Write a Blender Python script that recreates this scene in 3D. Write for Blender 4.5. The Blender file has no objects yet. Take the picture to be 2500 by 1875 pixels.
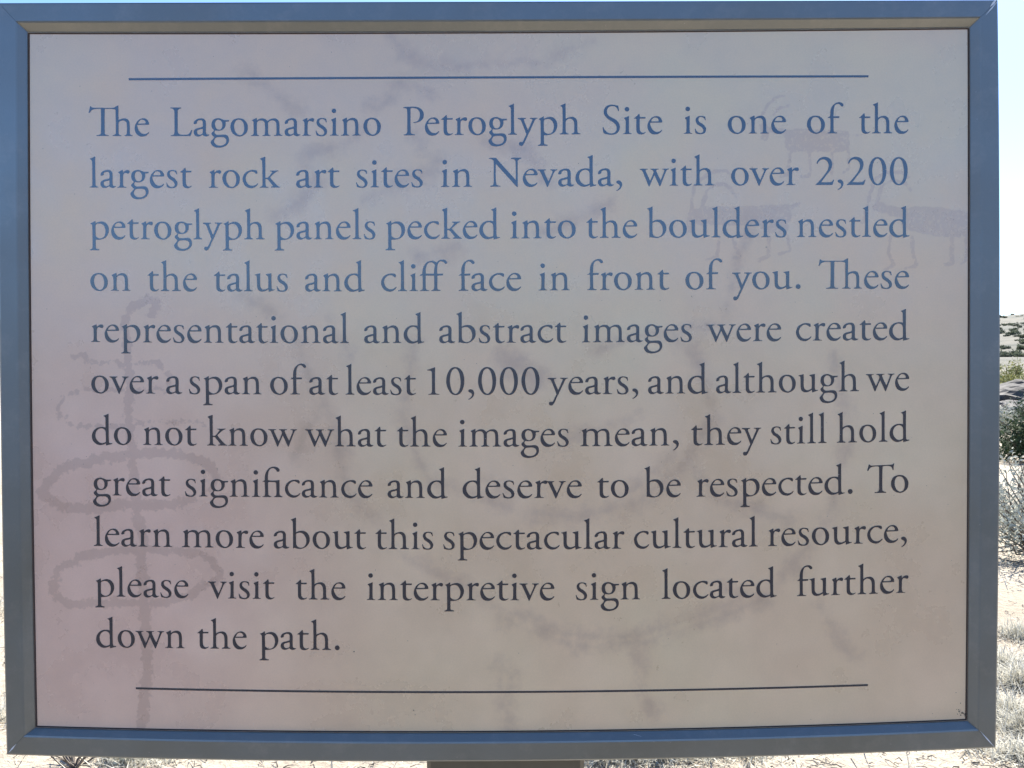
import bpy, math, random
import numpy as np
from mathutils import Vector, Matrix, noise
from mathutils.geometry import tessellate_polygon
random.seed(7)
S = bpy.context.scene
COL = S.collection
R = math.radians
ZC = 1.30                      # height of the sign's centre above the ground

# ------------------------------------------------------------------ camera
cd = bpy.data.cameras.new('camera'); cam = bpy.data.objects.new('camera', cd); COL.objects.link(cam)
cd.sensor_width = 36.0; cd.lens = 29.995; cd.clip_start = 0.02; cd.clip_end = 9000
_p, _y, _r = -0.01260665, 0.00081034, -0.00430034
fw = Vector((math.sin(_y)*math.cos(_p), math.cos(_y)*math.cos(_p), math.sin(_p)))
rt = Vector((math.cos(_y), -math.sin(_y), 0)); up = rt.cross(fw)
r2 = rt*math.cos(_r)+up*math.sin(_r); u2 = -rt*math.sin(_r)+up*math.cos(_r)
m = Matrix((( r2.x, u2.x, -fw.x, 0.00741716), (r2.y, u2.y, -fw.y, -0.55584213), (r2.z, u2.z, -fw.z, ZC+0.00504899), (0,0,0,1)))
cam.matrix_world = m
S.camera = cam

# ------------------------------------------------------------------ sky, sun, exposure
SUN_EL, SUN_AZ = 46.0, 26.0    # azimuth: degrees from +Y towards +X; the sun stands behind the sign
w = bpy.data.worlds.new('World'); S.world = w; w.use_nodes = True
nt = w.node_tree; bg = nt.nodes['Background']
sky = nt.nodes.new('ShaderNodeTexSky'); sky.sky_type = 'NISHITA'; sky.sun_disc = False
sky.sun_elevation = R(SUN_EL); sky.sun_rotation = R(SUN_AZ)
sky.altitude = 1800; sky.air_density = 1.0; sky.dust_density = 1.8; sky.ozone_density = 8.0
nt.links.new(sky.outputs[0], bg.inputs[0]); bg.inputs[1].default_value = 0.10
sd = bpy.data.lights.new('sun', 'SUN'); sd.energy = 5.0; sd.angle = R(0.53); sd.color = (1, 0.955, 0.88)
so = bpy.data.objects.new('sun', sd); COL.objects.link(so)
sv = Vector((math.sin(R(SUN_AZ))*math.cos(R(SUN_EL)), math.cos(R(SUN_AZ))*math.cos(R(SUN_EL)), math.sin(R(SUN_EL))))
so.rotation_euler = sv.to_track_quat('Z', 'Y').to_euler(); so.location = (0, 0, 10)
S.view_settings.view_transform = 'Standard'; S.view_settings.look = 'None'
S.view_settings.exposure = 1.78; S.view_settings.gamma = 1

# ------------------------------------------------------------------ helpers
def mat(name):
    x = bpy.data.materials.new(name); x.use_nodes = True
    return x, x.node_tree, x.node_tree.nodes['Principled BSDF']
def N(nt, kind, **kw):
    n = nt.nodes.new(kind)
    for k, v in kw.items():
        if k in n.inputs: n.inputs[k].default_value = v
        else: setattr(n, k, v)
    return n
def L(nt, a, b): nt.links.new(a, b)
def ramp(nt, fac, stops):
    r = nt.nodes.new('ShaderNodeValToRGB'); e = r.color_ramp.elements
    while len(e) < len(stops): e.new(0.5)
    for i, (p, c) in enumerate(stops):
        e[i].position = p; e[i].color = tuple(c)+(1,) if len(c) == 3 else c
    L(nt, fac, r.inputs[0]); return r
def mixc(nt, fac, a, b, mode='MIX'):
    n = nt.nodes.new('ShaderNodeMix'); n.data_type = 'RGBA'; n.blend_type = mode
    for i, v in ((0, fac), (6, a), (7, b)):
        if hasattr(v, 'is_linked'): L(nt, v, n.inputs[i])
        elif isinstance(v, (int, float)): n.inputs[i].default_value = v
        else: n.inputs[i].default_value = tuple(v)+(1,)
    return n.outputs[2]
def math_(nt, op, a, b=0.0, c=0.0):
    n = nt.nodes.new('ShaderNodeMath'); n.operation = op
    for i, v in enumerate((a, b, c)):
        if hasattr(v, 'is_linked'): L(nt, v, n.inputs[i])
        else: n.inputs[i].default_value = v
    return n.outputs[0]
def mesh(name, verts, faces, m, parent=None, smooth=False):
    me = bpy.data.meshes.new(name); me.from_pydata([tuple(v) for v in verts], [], faces); me.update()
    if m: me.materials.append(m)
    if smooth: me.polygons.foreach_set('use_smooth', [True]*len(me.polygons))
    o = bpy.data.objects.new(name, me); COL.objects.link(o)
    if parent: o.parent = parent
    return o
def tag(o, label=None, cat=None, group=None, kind=None):
    if label: o['label'] = label
    if cat: o['category'] = cat
    if group: o['group'] = group
    if kind: o['kind'] = kind
    return o
def empty(name, loc):
    o = bpy.data.objects.new(name, None); o.location = loc; o.empty_display_size = 0.1; COL.objects.link(o); return o

# ------------------------------------------------------------------ terrain
def hgt(x, y):
    r = math.hypot(x, y); a = math.degrees(math.atan2(x, y))
    h = 0.0
    if r > 0.5: h += 0.035*noise.noise((x*0.55, y*0.55, 3.1))*min(1, r-0.5)
    h += 0.5*noise.noise((x*0.05, y*0.05, 9.7))*min(1, max(0, (r-12)/30))
    t = max(0, (r-60)/420)
    front = 0.5+0.5*math.cos(R(a-20))
    rim = (27+(14 if y < 0 else 0)*min(1,abs(y)/200)+9*noise.noise((a*0.035, 2.2, 0))+4*noise.noise((a*0.12, 7.2, 0)))
    h += rim*min(1, t)**1.15
    if r > 480: h += (r-480)*(0.024+0.02*noise.noise((a*0.05, r*0.0011, 5)))
    h += 1.6*noise.noise((x*0.02, y*0.02, 1))*min(1, max(0, (r-50)/80))
    return h
va = []; fa = []; NA, NR = 360, 120
rr = [0.35*(2600/0.35)**(i/(NR-1)) for i in range(NR)]
va.append((0, 0, 0))
for i, r in enumerate(rr):
    for j in range(NA):
        a = 2*math.pi*j/NA; x, y = r*math.sin(a), r*math.cos(a); va.append((x, y, hgt(x, y)))
for j in range(NA): fa.append((0, 1+(j+1) % NA, 1+j))
for i in range(NR-1):
    for j in range(NA):
        k = (j+1) % NA; fa.append((1+i*NA+j, 1+i*NA+k, 1+(i+1)*NA+k, 1+(i+1)*NA+j))
mg, g, b = mat('dry_ground')
tc = N(g, 'ShaderNodeNewGeometry'); pos = tc.outputs['Position']
n1 = N(g, 'ShaderNodeTexNoise', Scale=0.9, Detail=8.0); L(g, pos, n1.inputs['Vector'])
n2 = N(g, 'ShaderNodeTexNoise', Scale=26.0, Detail=6.0, Roughness=0.7); L(g, pos, n2.inputs['Vector'])
n3 = N(g, 'ShaderNodeTexNoise', Scale=0.09, Detail=11.0, Roughness=0.78); L(g, pos, n3.inputs['Vector'])
c1 = ramp(g, n1.outputs[0], [(0.3, (0.30, 0.25, 0.185)), (0.65, (0.43, 0.375, 0.29))]).outputs[0]
c2 = mixc(g, ramp(g, n2.outputs[0], [(0.35, (0.55,)*3), (0.6, (0, 0, 0))]).outputs[0], c1, (0.22, 0.19, 0.15))
far = mixc(g, ramp(g, n3.outputs[0], [(0.42, (0,)*3), (0.62, (1,)*3)]).outputs[0], (0.135, 0.125, 0.098), (0.055, 0.06, 0.045))
sep = N(g, 'ShaderNodeSeparateXYZ'); L(g, pos, sep.inputs[0])
ln = N(g, 'ShaderNodeVectorMath', operation='LENGTH'); L(g, pos, ln.inputs[0])
farf = N(g, 'ShaderNodeMapRange'); L(g, ln.outputs['Value'], farf.inputs[0]); farf.inputs[1].default_value = 25; farf.inputs[2].default_value = 90
c3 = mixc(g, farf.outputs[0], c2, far)
south = N(g, 'ShaderNodeMapRange'); L(g, sep.outputs[1], south.inputs[0]); south.inputs[1].default_value = -0.9; south.inputs[2].default_value = -2.1  # unseen ground behind the camera, darkened so its reflections in the sign stay dark
dark = mixc(g, n1.outputs[0], (0.035, 0.032, 0.028), (0.085, 0.075, 0.062))
c4 = mixc(g, south.outputs[0], c3, dark)
L(g, c4, b.inputs['Base Color']); b.inputs['Roughness'].default_value = 0.95; b.inputs['Specular IOR Level'].default_value = 0.15
bp = N(g, 'ShaderNodeBump', Strength=0.9, Distance=0.02); L(g, n2.outputs[0], bp.inputs['Height']); L(g, bp.outputs[0], b.inputs['Normal'])
tag(mesh('ground', va, fa, mg, smooth=True), kind='structure')

# ------------------------------------------------------------------ sign
SIGN = tag(empty('information_sign', (0, 0.03, 0)), 'framed beige information panel with blue and dark serif text on a single brown post', 'sign')
SO = Vector((0, 0.03, 0))
def loc(x, y, z): return (x*0.001, y*0.001-0.03, z*0.001+ZC)     # millimetres in the sign's plane -> sign space
def part(name, verts, faces, m, parent=None, smooth=False):
    return mesh(name, verts, faces, m, parent or SIGN, smooth)

# painted metal
mf, g, b = mat('frame_paint')
tx = N(g, 'ShaderNodeTexCoord'); nz = N(g, 'ShaderNodeTexNoise', Scale=900.0, Detail=2.0); L(g, tx.outputs['Object'], nz.inputs['Vector'])
nl = N(g, 'ShaderNodeTexNoise', Scale=14.0, Detail=5.0); L(g, tx.outputs['Object'], nl.inputs['Vector'])
cc = mixc(g, nl.outputs[0], (0.055, 0.060, 0.040), (0.075, 0.079, 0.056))
cc = mixc(g, math_(g, 'MULTIPLY', nz.outputs[0], 0.35), cc, (0.13, 0.13, 0.115)); L(g, cc, b.inputs['Base Color'])
dst = N(g, 'ShaderNodeTexNoise', Scale=55.0, Detail=8.0, Roughness=0.75); L(g, tx.outputs['Object'], dst.inputs['Vector'])
dmask = ramp(g, dst.outputs[0], [(0.50, (0,)*3), (0.72, (0.30,)*3)]).outputs[0]
cc = mixc(g, dmask, cc, (0.26, 0.225, 0.17))
chip = N(g, 'ShaderNodeTexVoronoi', Scale=95.0); L(g, tx.outputs['Object'], chip.inputs['Vector'])
cc = mixc(g, ramp(g, chip.outputs['Distance'], [(0.0, (0.8,)*3), (0.045, (0,)*3)]).outputs[0], cc, (0.32, 0.30, 0.27)); L(g, cc, b.inputs['Base Color'])
rm = N(g, 'ShaderNodeMapRange'); L(g, nl.outputs[0], rm.inputs[0]); rm.inputs[1].default_value = 0.3; rm.inputs[2].default_value = 0.7; rm.inputs[3].default_value = 0.30; rm.inputs[4].default_value = 0.48; L(g, rm.outputs[0], b.inputs['Roughness'])
b.inputs['Specular IOR Level'].default_value = 1.0; b.inputs['IOR'].default_value = 1.85
bp = N(g, 'ShaderNodeBump', Strength=0.10, Distance=0.0004); L(g, nz.outputs[0], bp.inputs['Height']); L(g, bp.outputs[0], b.inputs['Normal'])

# each edge of the frame is a shallow curve: value = a*t^2 + b*t + c  (millimetres)
TOP = {'o': (0, -0.0009, 246.4), 'f': (6e-6, 0.0007, 233.2), 'p': (1.15e-5, 0.0011, 228.0)}
BOT = {'o': (6.24e-5, 0.0025, -249.6), 'f': (6.37e-5, 0.0018, -236.3), 'p': (5.92e-5, 0.0027, -231.8)}
LEF = {'o': (2.9e-5, 0.0016, -325.9), 'f': (2.3e-5, 0.0008, -313.2), 'p': (2.2e-5, 0.0001, -308.2)}
RIG = {'o': (-3.5e-5, 0.0, 326.4), 'f': (-2.4e-5, 0.0005, 313.3), 'p': (-1.5e-5, 0.001, 308.1)}
def q(c, t): return c[0]*t*t+c[1]*t+c[2]
# profile rows: (key0, key1, blend, depth)  from the back outside edge to the panel
PROF = [('o', 'o', 0, 26), ('o', 'o', 0, 1.4), ('o', 'f', 0.03, 0.4), ('o', 'f', 0.10, 0.0), ('o', 'f', 0.92, 0.0), ('o', 'f', 1.0, 0.35), ('f', 'p', 0.10, 0.75), ('f', 'p', 0.93, 4.1), ('f', 'p', 1.0, 5.1)]
def edge(tab, k0, k1, t, s): return q(tab[k0], s)*(1-t)+q(tab[k1], s)*t
def corner(hx, vz, k0, k1, t):
    x, z = 310.0*(1 if hx is RIG else -1), 235.0*(1 if vz is TOP else -1)
    for _ in range(6):
        z = edge(vz, k0, k1, t, x); x = edge(hx, k0, k1, t, z)
    return x, z
def rail(horizontal, tab, A, B):
    n = 24; vs = []; fs = []
    for (k0, k1, t, d) in PROF:
        if horizontal: a0, a1 = corner(A, tab, k0, k1, t)[0], corner(B, tab, k0, k1, t)[0]
        else: a0, a1 = corner(tab, A, k0, k1, t)[1], corner(tab, B, k0, k1, t)[1]
        g_ = 0.09*(1 if a1 > a0 else -1)
        a0 += g_; a1 -= g_                       # hairline mitre joints
        for i in range(n+1):
            s = a0+(a1-a0)*i/n; e = edge(tab, k0, k1, t, s)
            vs.append(loc(s, d, e) if horizontal else loc(e, d, s))
    for r in range(len(PROF)-1):
        for i in range(n):
            a = r*(n+1)+i; fs.append((a, a+1, a+n+2, a+n+1))
    k = len(PROF)-1
    fs.append(tuple(r*(n+1) for r in range(k+1))); fs.append(tuple(r*(n+1)+n for r in range(k, -1, -1)))
    for i in range(n): fs.append((i, k*(n+1)+i, k*(n+1)+i+1, i+1))
    o = part('frame_rail', vs, fs, mf)
    import bmesh
    bm = bmesh.new(); bm.from_mesh(o.data); bmesh.ops.recalc_face_normals(bm, faces=bm.faces); bm.to_mesh(o.data); bm.free()
    return o
rt_ = rail(True, TOP, LEF, RIG); rb_ = rail(True, BOT, LEF, RIG); rl_ = rail(False, LEF, BOT, TOP); rr_ = rail(False, RIG, BOT, TOP)

# printed panel ------------------------------------------------------
ART = [
(5.4, 0, [(-228.1, 44.0), (-225.6, 48.8), (-225.1, 52.3), (-230.4, 55.0), (-237.1, 51.6), (-241.5, 48.9), (-244.7, 43.5), (-246.1, 38.2), (-244.6, 28.5), (-244.0, 11.6), (-243.8, 1.4), (-243.7, -12.4), (-244.3, -21.8), (-242.6, -36.1), (-241.6, -41.7), (-243.0, -49.3), (-240.9, -56.6), (-241.2, -61.7)]),
(7.0, 0, [(-241.2, -61.7), (-240.0, -71.7), (-240.1, -83.5), (-239.3, -89.5), (-236.4, -94.6), (-235.2, -104.1), (-236.1, -112.2), (-237.5, -118.7), (-236.2, -123.0), (-237.5, -126.0), (-235.4, -127.9), (-235.0, -137.9), (-234.9, -154.9), (-234.1, -162.5), (-233.7, -176.3), (-233.8, -184.5), (-233.0, -190.5), (-234.5, -197.8), (-235.1, -206.5), (-237.0, -212.4), (-235.7, -218.4), (-237.7, -224.1), (-239.1, -228.7)]),
(3.2, 0, [(-280.7, 18.2), (-273.5, 18.4), (-271.1, 14.6), (-267.9, 13.0), (-265.7, 12.5)]),
(3.2, 0, [(-260.6, 13.0), (-257.7, 13.0)]),
(3.2, 0, [(-251.8, 13.5), (-247.5, 11.9)]),
(3.2, 0, [(-237.8, 12.6), (-234.0, 12.6), (-229.4, 14.2), (-224.9, 13.1)]),
(3.2, 0, [(-222.8, 11.2), (-220.4, 7.7)]),
(3.2, 0, [(-218.8, 6.9), (-216.7, 2.3), (-217.2, -3.1)]),
(2.4, 0, [(-282.1, -6.3), (-276.7, -6.0)]),
(2.4, 0, [(-273.2, -4.4), (-263.8, -4.5)]),
(2.4, 0, [(-257.9, -4.8), (-247.6, -4.3)]),
(2.4, 0, [(-239.6, -5.4), (-231.5, -5.4)]),
(2.4, 0, [(-227.5, -4.1), (-220.8, -4.7)]),
(2.4, 0, [(-285.6, -9.8), (-286.7, -10.6)]),
(2.4, 0, [(-288.9, -13.2), (-290.3, -18.4), (-290.0, -20.8), (-287.6, -22.7), (-285.2, -23.2)]),
(2.4, 0, [(-283.4, -25.7), (-281.2, -27.3)]),
(2.4, 0, [(-279.4, -28.6), (-275.9, -28.6)]),
(2.4, 0, [(-271.5, -28.1), (-268.9, -28.4)]),
(2.4, 0, [(-265.6, -28.2), (-261.3, -28.4)]),
(2.4, 0, [(-256.0, -29.3), (-247.9, -29.0)]),
(2.4, 0, [(-240.3, -27.7), (-234.4, -26.7)]),
(2.4, 0, [(-231.7, -26.1), (-228.8, -26.4)]),
(2.4, 0, [(-224.2, -26.2), (-222.0, -26.5)]),
(2.4, 0, [(-216.9, -25.7), (-209.7, -25.7)]),
(2.4, 0, [(-204.5, -24.9), (-203.2, -25.5), (-200.0, -26.8)]),
(2.4, 0, [(-195.9, -27.1), (-194.1, -27.7)]),
(6.5, 0, [(-301.9, -71.7), (-298.3, -67.1), (-294.0, -61.4), (-288.0, -56.3), (-279.9, -53.4), (-268.8, -51.8), (-261.5, -49.2), (-250.8, -48.4), (-236.0, -46.9), (-225.2, -46.4), (-214.2, -46.7), (-203.1, -49.4), (-194.6, -52.7), (-189.5, -56.8), (-187.4, -61.9)]),
(2.7, 0, [(-187.4, -61.9), (-188.0, -66.5), (-193.1, -71.9)]),
(6.5, 0, [(-203.4, -76.9), (-214.5, -79.9), (-225.5, -80.6), (-240.0, -79.8), (-251.1, -80.5), (-261.9, -82.6), (-280.2, -82.5), (-289.1, -81.2), (-296.3, -77.3), (-301.9, -71.7)]),
(5.4, 0, [(-279.2, -115.5), (-268.1, -112.9), (-254.9, -110.5), (-240.3, -109.2), (-225.8, -110.1), (-214.7, -110.7), (-200.2, -112.3), (-193.0, -115.9), (-187.1, -121.1), (-185.0, -127.0), (-186.9, -130.8), (-196.6, -134.0), (-204.0, -139.9), (-215.1, -143.4), (-226.1, -145.5), (-240.7, -145.4), (-255.3, -145.1), (-269.8, -145.0), (-278.7, -146.1), (-288.1, -144.4), (-293.2, -140.1), (-294.0, -132.7), (-292.3, -126.8), (-291.7, -123.6), (-287.9, -120.6), (-279.2, -118.2)]),
(3.8, 0, [(-276.0, -145.3), (-241.0, -145.7)]),
(11.8, 1, [(192.6, 155.2), (207.1, 154.9), (223.6, 155.1)]),
(5.4, 1, [(188.7, 161.0), (197.4, 161.5), (226.5, 159.9)]),
(3.8, 1, [(188.7, 162.0), (180.0, 163.9), (173.7, 163.5)]),
(5.4, 1, [(173.2, 165.9), (174.0, 159.1)]),
(1.9, 1, [(172.2, 172.7), (176.1, 180.4), (181.0, 184.7), (187.0, 185.5)]),
(1.7, 1, [(180.0, 173.1), (181.9, 177.5), (189.0, 179.4)]),
(2.2, 1, [(190.7, 148.4), (190.2, 140.7), (189.7, 134.4), (184.8, 133.0)]),
(1.9, 1, [(203.3, 148.4), (204.2, 136.8), (202.8, 133.4), (198.4, 132.9)]),
(2.2, 1, [(217.8, 148.3), (217.8, 134.8)]),
(1.9, 1, [(228.5, 151.2), (229.5, 138.6), (225.6, 135.5)]),
(1.3, 1, [(228.5, 159.4), (237.7, 160.1)]),
(10.2, 1, [(131.4, 106.6), (160.5, 106.0), (186.8, 107.3)]),
(5.4, 1, [(126.6, 109.0), (134.3, 110.9), (187.7, 111.9)]),
(5.4, 1, [(126.1, 109.0), (125.1, 99.4)]),
(2.4, 1, [(125.6, 111.0), (126.6, 118.7), (128.0, 127.4), (134.4, 133.2), (141.2, 137.0), (148.9, 137.0), (152.8, 133.1)]),
(2.4, 1, [(132.9, 112.9), (135.8, 123.5), (140.2, 127.9), (147.0, 128.5), (151.8, 125.4), (154.7, 120.1)]),
(2.2, 1, [(189.7, 111.7), (194.0, 114.6), (196.0, 115.3)]),
(2.2, 1, [(144.0, 94.4), (143.0, 80.9), (136.2, 79.2)]),
(2.2, 1, [(152.8, 93.4), (156.1, 83.7), (158.1, 80.8), (152.7, 79.9)]),
(2.7, 1, [(176.8, 94.3), (176.5, 80.7), (170.2, 78.8)]),
(2.2, 1, [(188.7, 95.2), (190.2, 84.5), (183.8, 82.2)]),
(8.1, 1, [(176.1, 100.1), (185.8, 99.1)]),
(16.1, 1, [(273.2, 105.5), (286.8, 104.5), (302.4, 102.5)]),
(8.1, 1, [(267.4, 101.7), (286.8, 97.7), (304.3, 96.7)]),
(6.5, 1, [(247.9, 113.4), (261.5, 109.4), (271.3, 108.4)]),
(2.4, 1, [(240.2, 107.6), (243.1, 122.1), (246.0, 130.8), (252.8, 135.4), (263.4, 135.4), (268.3, 132.2)]),
(2.4, 1, [(247.0, 114.3), (250.8, 126.9), (257.6, 130.3), (266.4, 128.8), (269.5, 123.7)]),
(2.4, 1, [(240.7, 110.5), (238.2, 102.8)]),
(2.2, 1, [(256.7, 94.0), (255.0, 83.3), (258.7, 74.6), (253.8, 72.2)]),
(2.2, 1, [(270.3, 92.9), (271.1, 83.2), (273.7, 74.5), (266.5, 72.8)]),
(3.0, 1, [(296.5, 94.8), (296.6, 76.3), (292.7, 74.9)]),
(2.4, 1, [(306.3, 93.8), (306.1, 77.3), (303.4, 76.3)]),
(9.1, 2, [(-164, 205), (-156, 196), (-144, 186), (-129, 176)]),
(10.2, 2, [(-70, 225), (-61, 213), (-41, 204), (-17, 207), (16, 208)]),
(8.1, 2, [(-64, 195), (-44, 190)]),
(8.1, 2, [(-83, 179), (-70, 184)]),
(9.1, 2, [(-147, 109), (-132, 117), (-118, 130)]),
(10.8, 2, [(-54, 159), (-41, 144)]),
(9.1, 2, [(20, 207), (62, 222)]),
(9.7, 2, [(-126, 148), (-108, 153), (-88, 164)]),
(9.7, 2, [(-84, 121), (-64, 131), (-41, 139)]),
(10.8, 2, [(-54, 82), (-29, 88)]),
(8.1, 2, [(-169, 57), (-145, 43)]),
(9.1, 2, [(-11, 157), (16, 151), (32, 129)]),
(11.3, 2, [(-4, -149), (11, -155), (33, -166), (48, -167), (72, -170), (97, -166), (116, -160), (140, -152), (155, -145)]),
(12.4, 2, [(90, -179), (90, -201), (100, -218)]),
(9.1, 2, [(210, -150), (219, -164), (228, -177), (235, -184)]),
(9.1, 2, [(145, -135), (158, -142)]),
(10.8, 2, [(7, -195), (1, -213), (7, -232)]),
(8.1, 2, [(-22, -54), (21, -91), (67, -88), (112, -51)]),
(9.1, 2, [(125, -57), (146, -79), (189, -91)]),
(8.1, 2, [(-134, 26), (-116, -14), (-134, -47)]),
(10.8, 2, [(31, 98), (73, 116)]),
(8.1, 2, [(64, 19), (97, 31), (146, 37)]),
(9.1, 2, [(164, 103), (158, 79), (146, 37)]),
(9.7, 2, [(-19, -138), (9, -160), (49, -175), (97, -172), (138, -159), (172, -145)]),
(10.8, 2, [(-22, -73), (16, -87), (53, -90), (90, -80), (124, -53), (140, -23), (131, 11), (111, 32)]),
(18.8, 2, [(3, 15), (23, 2)]),
(9.1, 2, [(-55, 26), (-65, -22), (-49, -63), (-22, -73)]),
(9.1, 2, [(-116, -5), (-100, -73), (-66, -114), (-19, -138)]),
(9.1, 2, [(172, -145), (213, -98), (230, -40), (219, 18)]),
(9.1, 2, [(-2, -189), (2, -213)]),
(8.1, 2, [(43, -39), (91, -22)]),
(8.1, 2, [(-99, 19), (-109, 39)]),
]
X0, X1, Z0, Z1 = -314.0, 314.0, -238.0, 234.0
NX, NZ = 520, 392
gx = np.linspace(X0, X1, NX); gz = np.linspace(Z0, Z1, NZ)
GX, GZ = np.meshgrid(gx, gz)
peck = np.zeros_like(GX); sheep = np.zeros_like(GX); wash = np.zeros_like(GX)
for wd, kind, pts in ART:
    soft = (7.0, 4.0, 24.0)[kind]
    tgt = (peck, sheep, wash)[kind]; best = None
    for (ax, az), (bx, bz) in zip(pts[:-1], pts[1:]):
        pad = wd/2+soft
        ix = np.where((gx > min(ax, bx)-pad) & (gx < max(ax, bx)+pad))[0]; iz = np.where((gz > min(az, bz)-pad) & (gz < max(az, bz)+pad))[0]
        if len(ix) == 0 or len(iz) == 0: continue
        sl = (slice(iz[0], iz[-1]+1), slice(ix[0], ix[-1]+1))
        dx, dz = bx-ax, bz-az; ll = dx*dx+dz*dz+1e-9
        t = np.clip(((GX[sl]-ax)*dx+(GZ[sl]-az)*dz)/ll, 0, 1)
        d = np.hypot(GX[sl]-ax-t*dx, GZ[sl]-az-t*dz)
        v = np.clip(0.5+(wd/2-d)/soft, 0, 1)
        tgt[sl] = np.maximum(tgt[sl], v)
vs = np.stack([GX.ravel()*0.001, np.full(GX.size, 0.0045-0.03), GZ.ravel()*0.001+ZC], 1)
ii = (np.arange(NZ-1)[:, None]*NX+np.arange(NX-1)[None, :]).ravel()
fs = np.stack([ii, ii+1, ii+NX+1, ii+NX], 1)
me = bpy.data.meshes.new('panel'); me.vertices.add(len(vs)); me.vertices.foreach_set('co', vs.ravel().astype(np.float32))
me.loops.add(fs.size); me.loops.foreach_set('vertex_index', fs.ravel().astype(np.int32))
me.polygons.add(len(fs)); me.polygons.foreach_set('loop_start', (np.arange(len(fs))*4).astype(np.int32)); me.polygons.foreach_set('loop_total', np.full(len(fs), 4, np.int32))
me.update(calc_edges=True)
for nm, arr in (('peck', peck), ('sheep', sheep), ('wash', wash)):
    at = me.attributes.new(nm, 'FLOAT', 'POINT'); at.data.foreach_set('value', arr.ravel().astype(np.float32))
mp, g, b = mat('printed_panel')
tx = N(g, 'ShaderNodeTexCoord'); ob = tx.outputs['Object']
def noi(scale, detail=4.0, rough=0.5, off=(0, 0, 0)):
    mpn = N(g, 'ShaderNodeMapping'); mpn.inputs['Location'].default_value = off; L(g, ob, mpn.inputs[0])
    n = N(g, 'ShaderNodeTexNoise', Scale=scale, Detail=detail, Roughness=rough); L(g, mpn.outputs[0], n.inputs['Vector']); return n.outputs[0]
def att(nm):
    a = N(g, 'ShaderNodeAttribute', attribute_name=nm); return a.outputs['Fac']
big = noi(5.0, 3.0); med = noi(22.0, 6.0, 0.6, (3, 1, 2)); blot = noi(230.0, 4.0, 0.65, (1, 5, 2)); fleck = noi(420.0, 2.0, 0.6, (4, 2, 7)); fine = noi(900.0, 2.0, 0.5); hue = noi(7.0, 4.0, 0.55, (9, 3, 4))
base = mixc(g, ramp(g, hue, [(0.38, (0,)*3), (0.62, (1,)*3)]).outputs[0], (0.865, 0.600, 0.350), (0.825, 0.625, 0.360))
base = mixc(g, ramp(g, big, [(0.35, (0,)*3), (0.65, (1,)*3)]).outputs[0], base, (0.825, 0.570, 0.345))
# pink tint at lower left of the print, with a mauve reflection painted in
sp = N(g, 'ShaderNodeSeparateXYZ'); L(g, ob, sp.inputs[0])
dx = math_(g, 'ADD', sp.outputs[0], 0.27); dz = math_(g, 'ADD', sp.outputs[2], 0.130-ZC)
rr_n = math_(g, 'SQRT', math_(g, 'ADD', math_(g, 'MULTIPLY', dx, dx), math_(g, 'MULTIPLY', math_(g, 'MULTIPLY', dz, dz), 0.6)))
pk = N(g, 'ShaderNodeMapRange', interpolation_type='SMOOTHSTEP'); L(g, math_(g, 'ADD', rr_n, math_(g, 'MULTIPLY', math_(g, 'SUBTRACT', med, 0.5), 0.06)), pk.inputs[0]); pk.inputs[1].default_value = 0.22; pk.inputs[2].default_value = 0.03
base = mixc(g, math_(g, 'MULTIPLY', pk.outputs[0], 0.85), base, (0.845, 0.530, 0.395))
# pecked figures: rough edged strokes
rough = math_(g, 'MULTIPLY', math_(g, 'SUBTRACT', blot, 0.5), 1.5)
def strokes(nm, lo, hi, k=1.0):
    v = math_(g, 'ADD', att(nm), math_(g, 'MULTIPLY', rough, k))
    v = math_(g, 'MULTIPLY', math_(g, 'GREATER_THAN', att(nm), 0.02), v)
    mr = N(g, 'ShaderNodeMapRange', interpolation_type='SMOOTHSTEP'); L(g, v, mr.inputs[0]); mr.inputs[1].default_value = lo; mr.inputs[2].default_value = hi; return mr.outputs[0]
base = mixc(g, math_(g, 'MULTIPLY', strokes('peck', 0.40, 0.60, 1.15), 0.50), base, (0.545, 0.340, 0.240))
base = mixc(g, math_(g, 'MULTIPLY', math_(g, 'MULTIPLY', strokes('sheep', 0.40, 0.62, 0.75), ramp(g, fleck, [(0.56, (1,)*3), (0.64, (0.35,)*3)]).outputs[0]), 0.44), base, (0.560, 0.370, 0.255))
wv = math_(g, 'ADD', att('wash'), math_(g, 'MULTIPLY', math_(g, 'SUBTRACT', noi(60.0, 6.0, 0.68, (2, 8, 1)), 0.5), 1.35))
mr = N(g, 'ShaderNodeMapRange', interpolation_type='SMOOTHSTEP'); L(g, math_(g, 'MULTIPLY', math_(g, 'GREATER_THAN', att('wash'), 0.01), wv), mr.inputs[0]); mr.inputs[1].default_value = 0.32; mr.inputs[2].default_value = 1.0
base = mixc(g, math_(g, 'MULTIPLY', mr.outputs[0], 0.80), base, (0.590, 0.400, 0.255))
gr = ramp(g, med, [(0.3, (0.93,)*3), (0.7, (1.05,)*3)]).outputs[0]
base = mixc(g, 1.0, base, gr, 'MULTIPLY')
base = mixc(g, 1.0, base, ramp(g, fine, [(0.25, (0.965,)*3), (0.75, (1.03,)*3)]).outputs[0], 'MULTIPLY')
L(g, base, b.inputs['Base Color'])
wav = noi(9.0, 3.0, 0.5, (5, 5, 5)); rmap = N(g, 'ShaderNodeMapRange'); L(g, med, rmap.inputs[0]); rmap.inputs[1].default_value = 0.3; rmap.inputs[2].default_value = 0.7; rmap.inputs[3].default_value = 0.22; rmap.inputs[4].default_value = 0.42
L(g, rmap.outputs[0], b.inputs['Roughness']); b.inputs['Specular IOR Level'].default_value = 1.0; b.inputs['IOR'].default_value = 1.65
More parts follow.
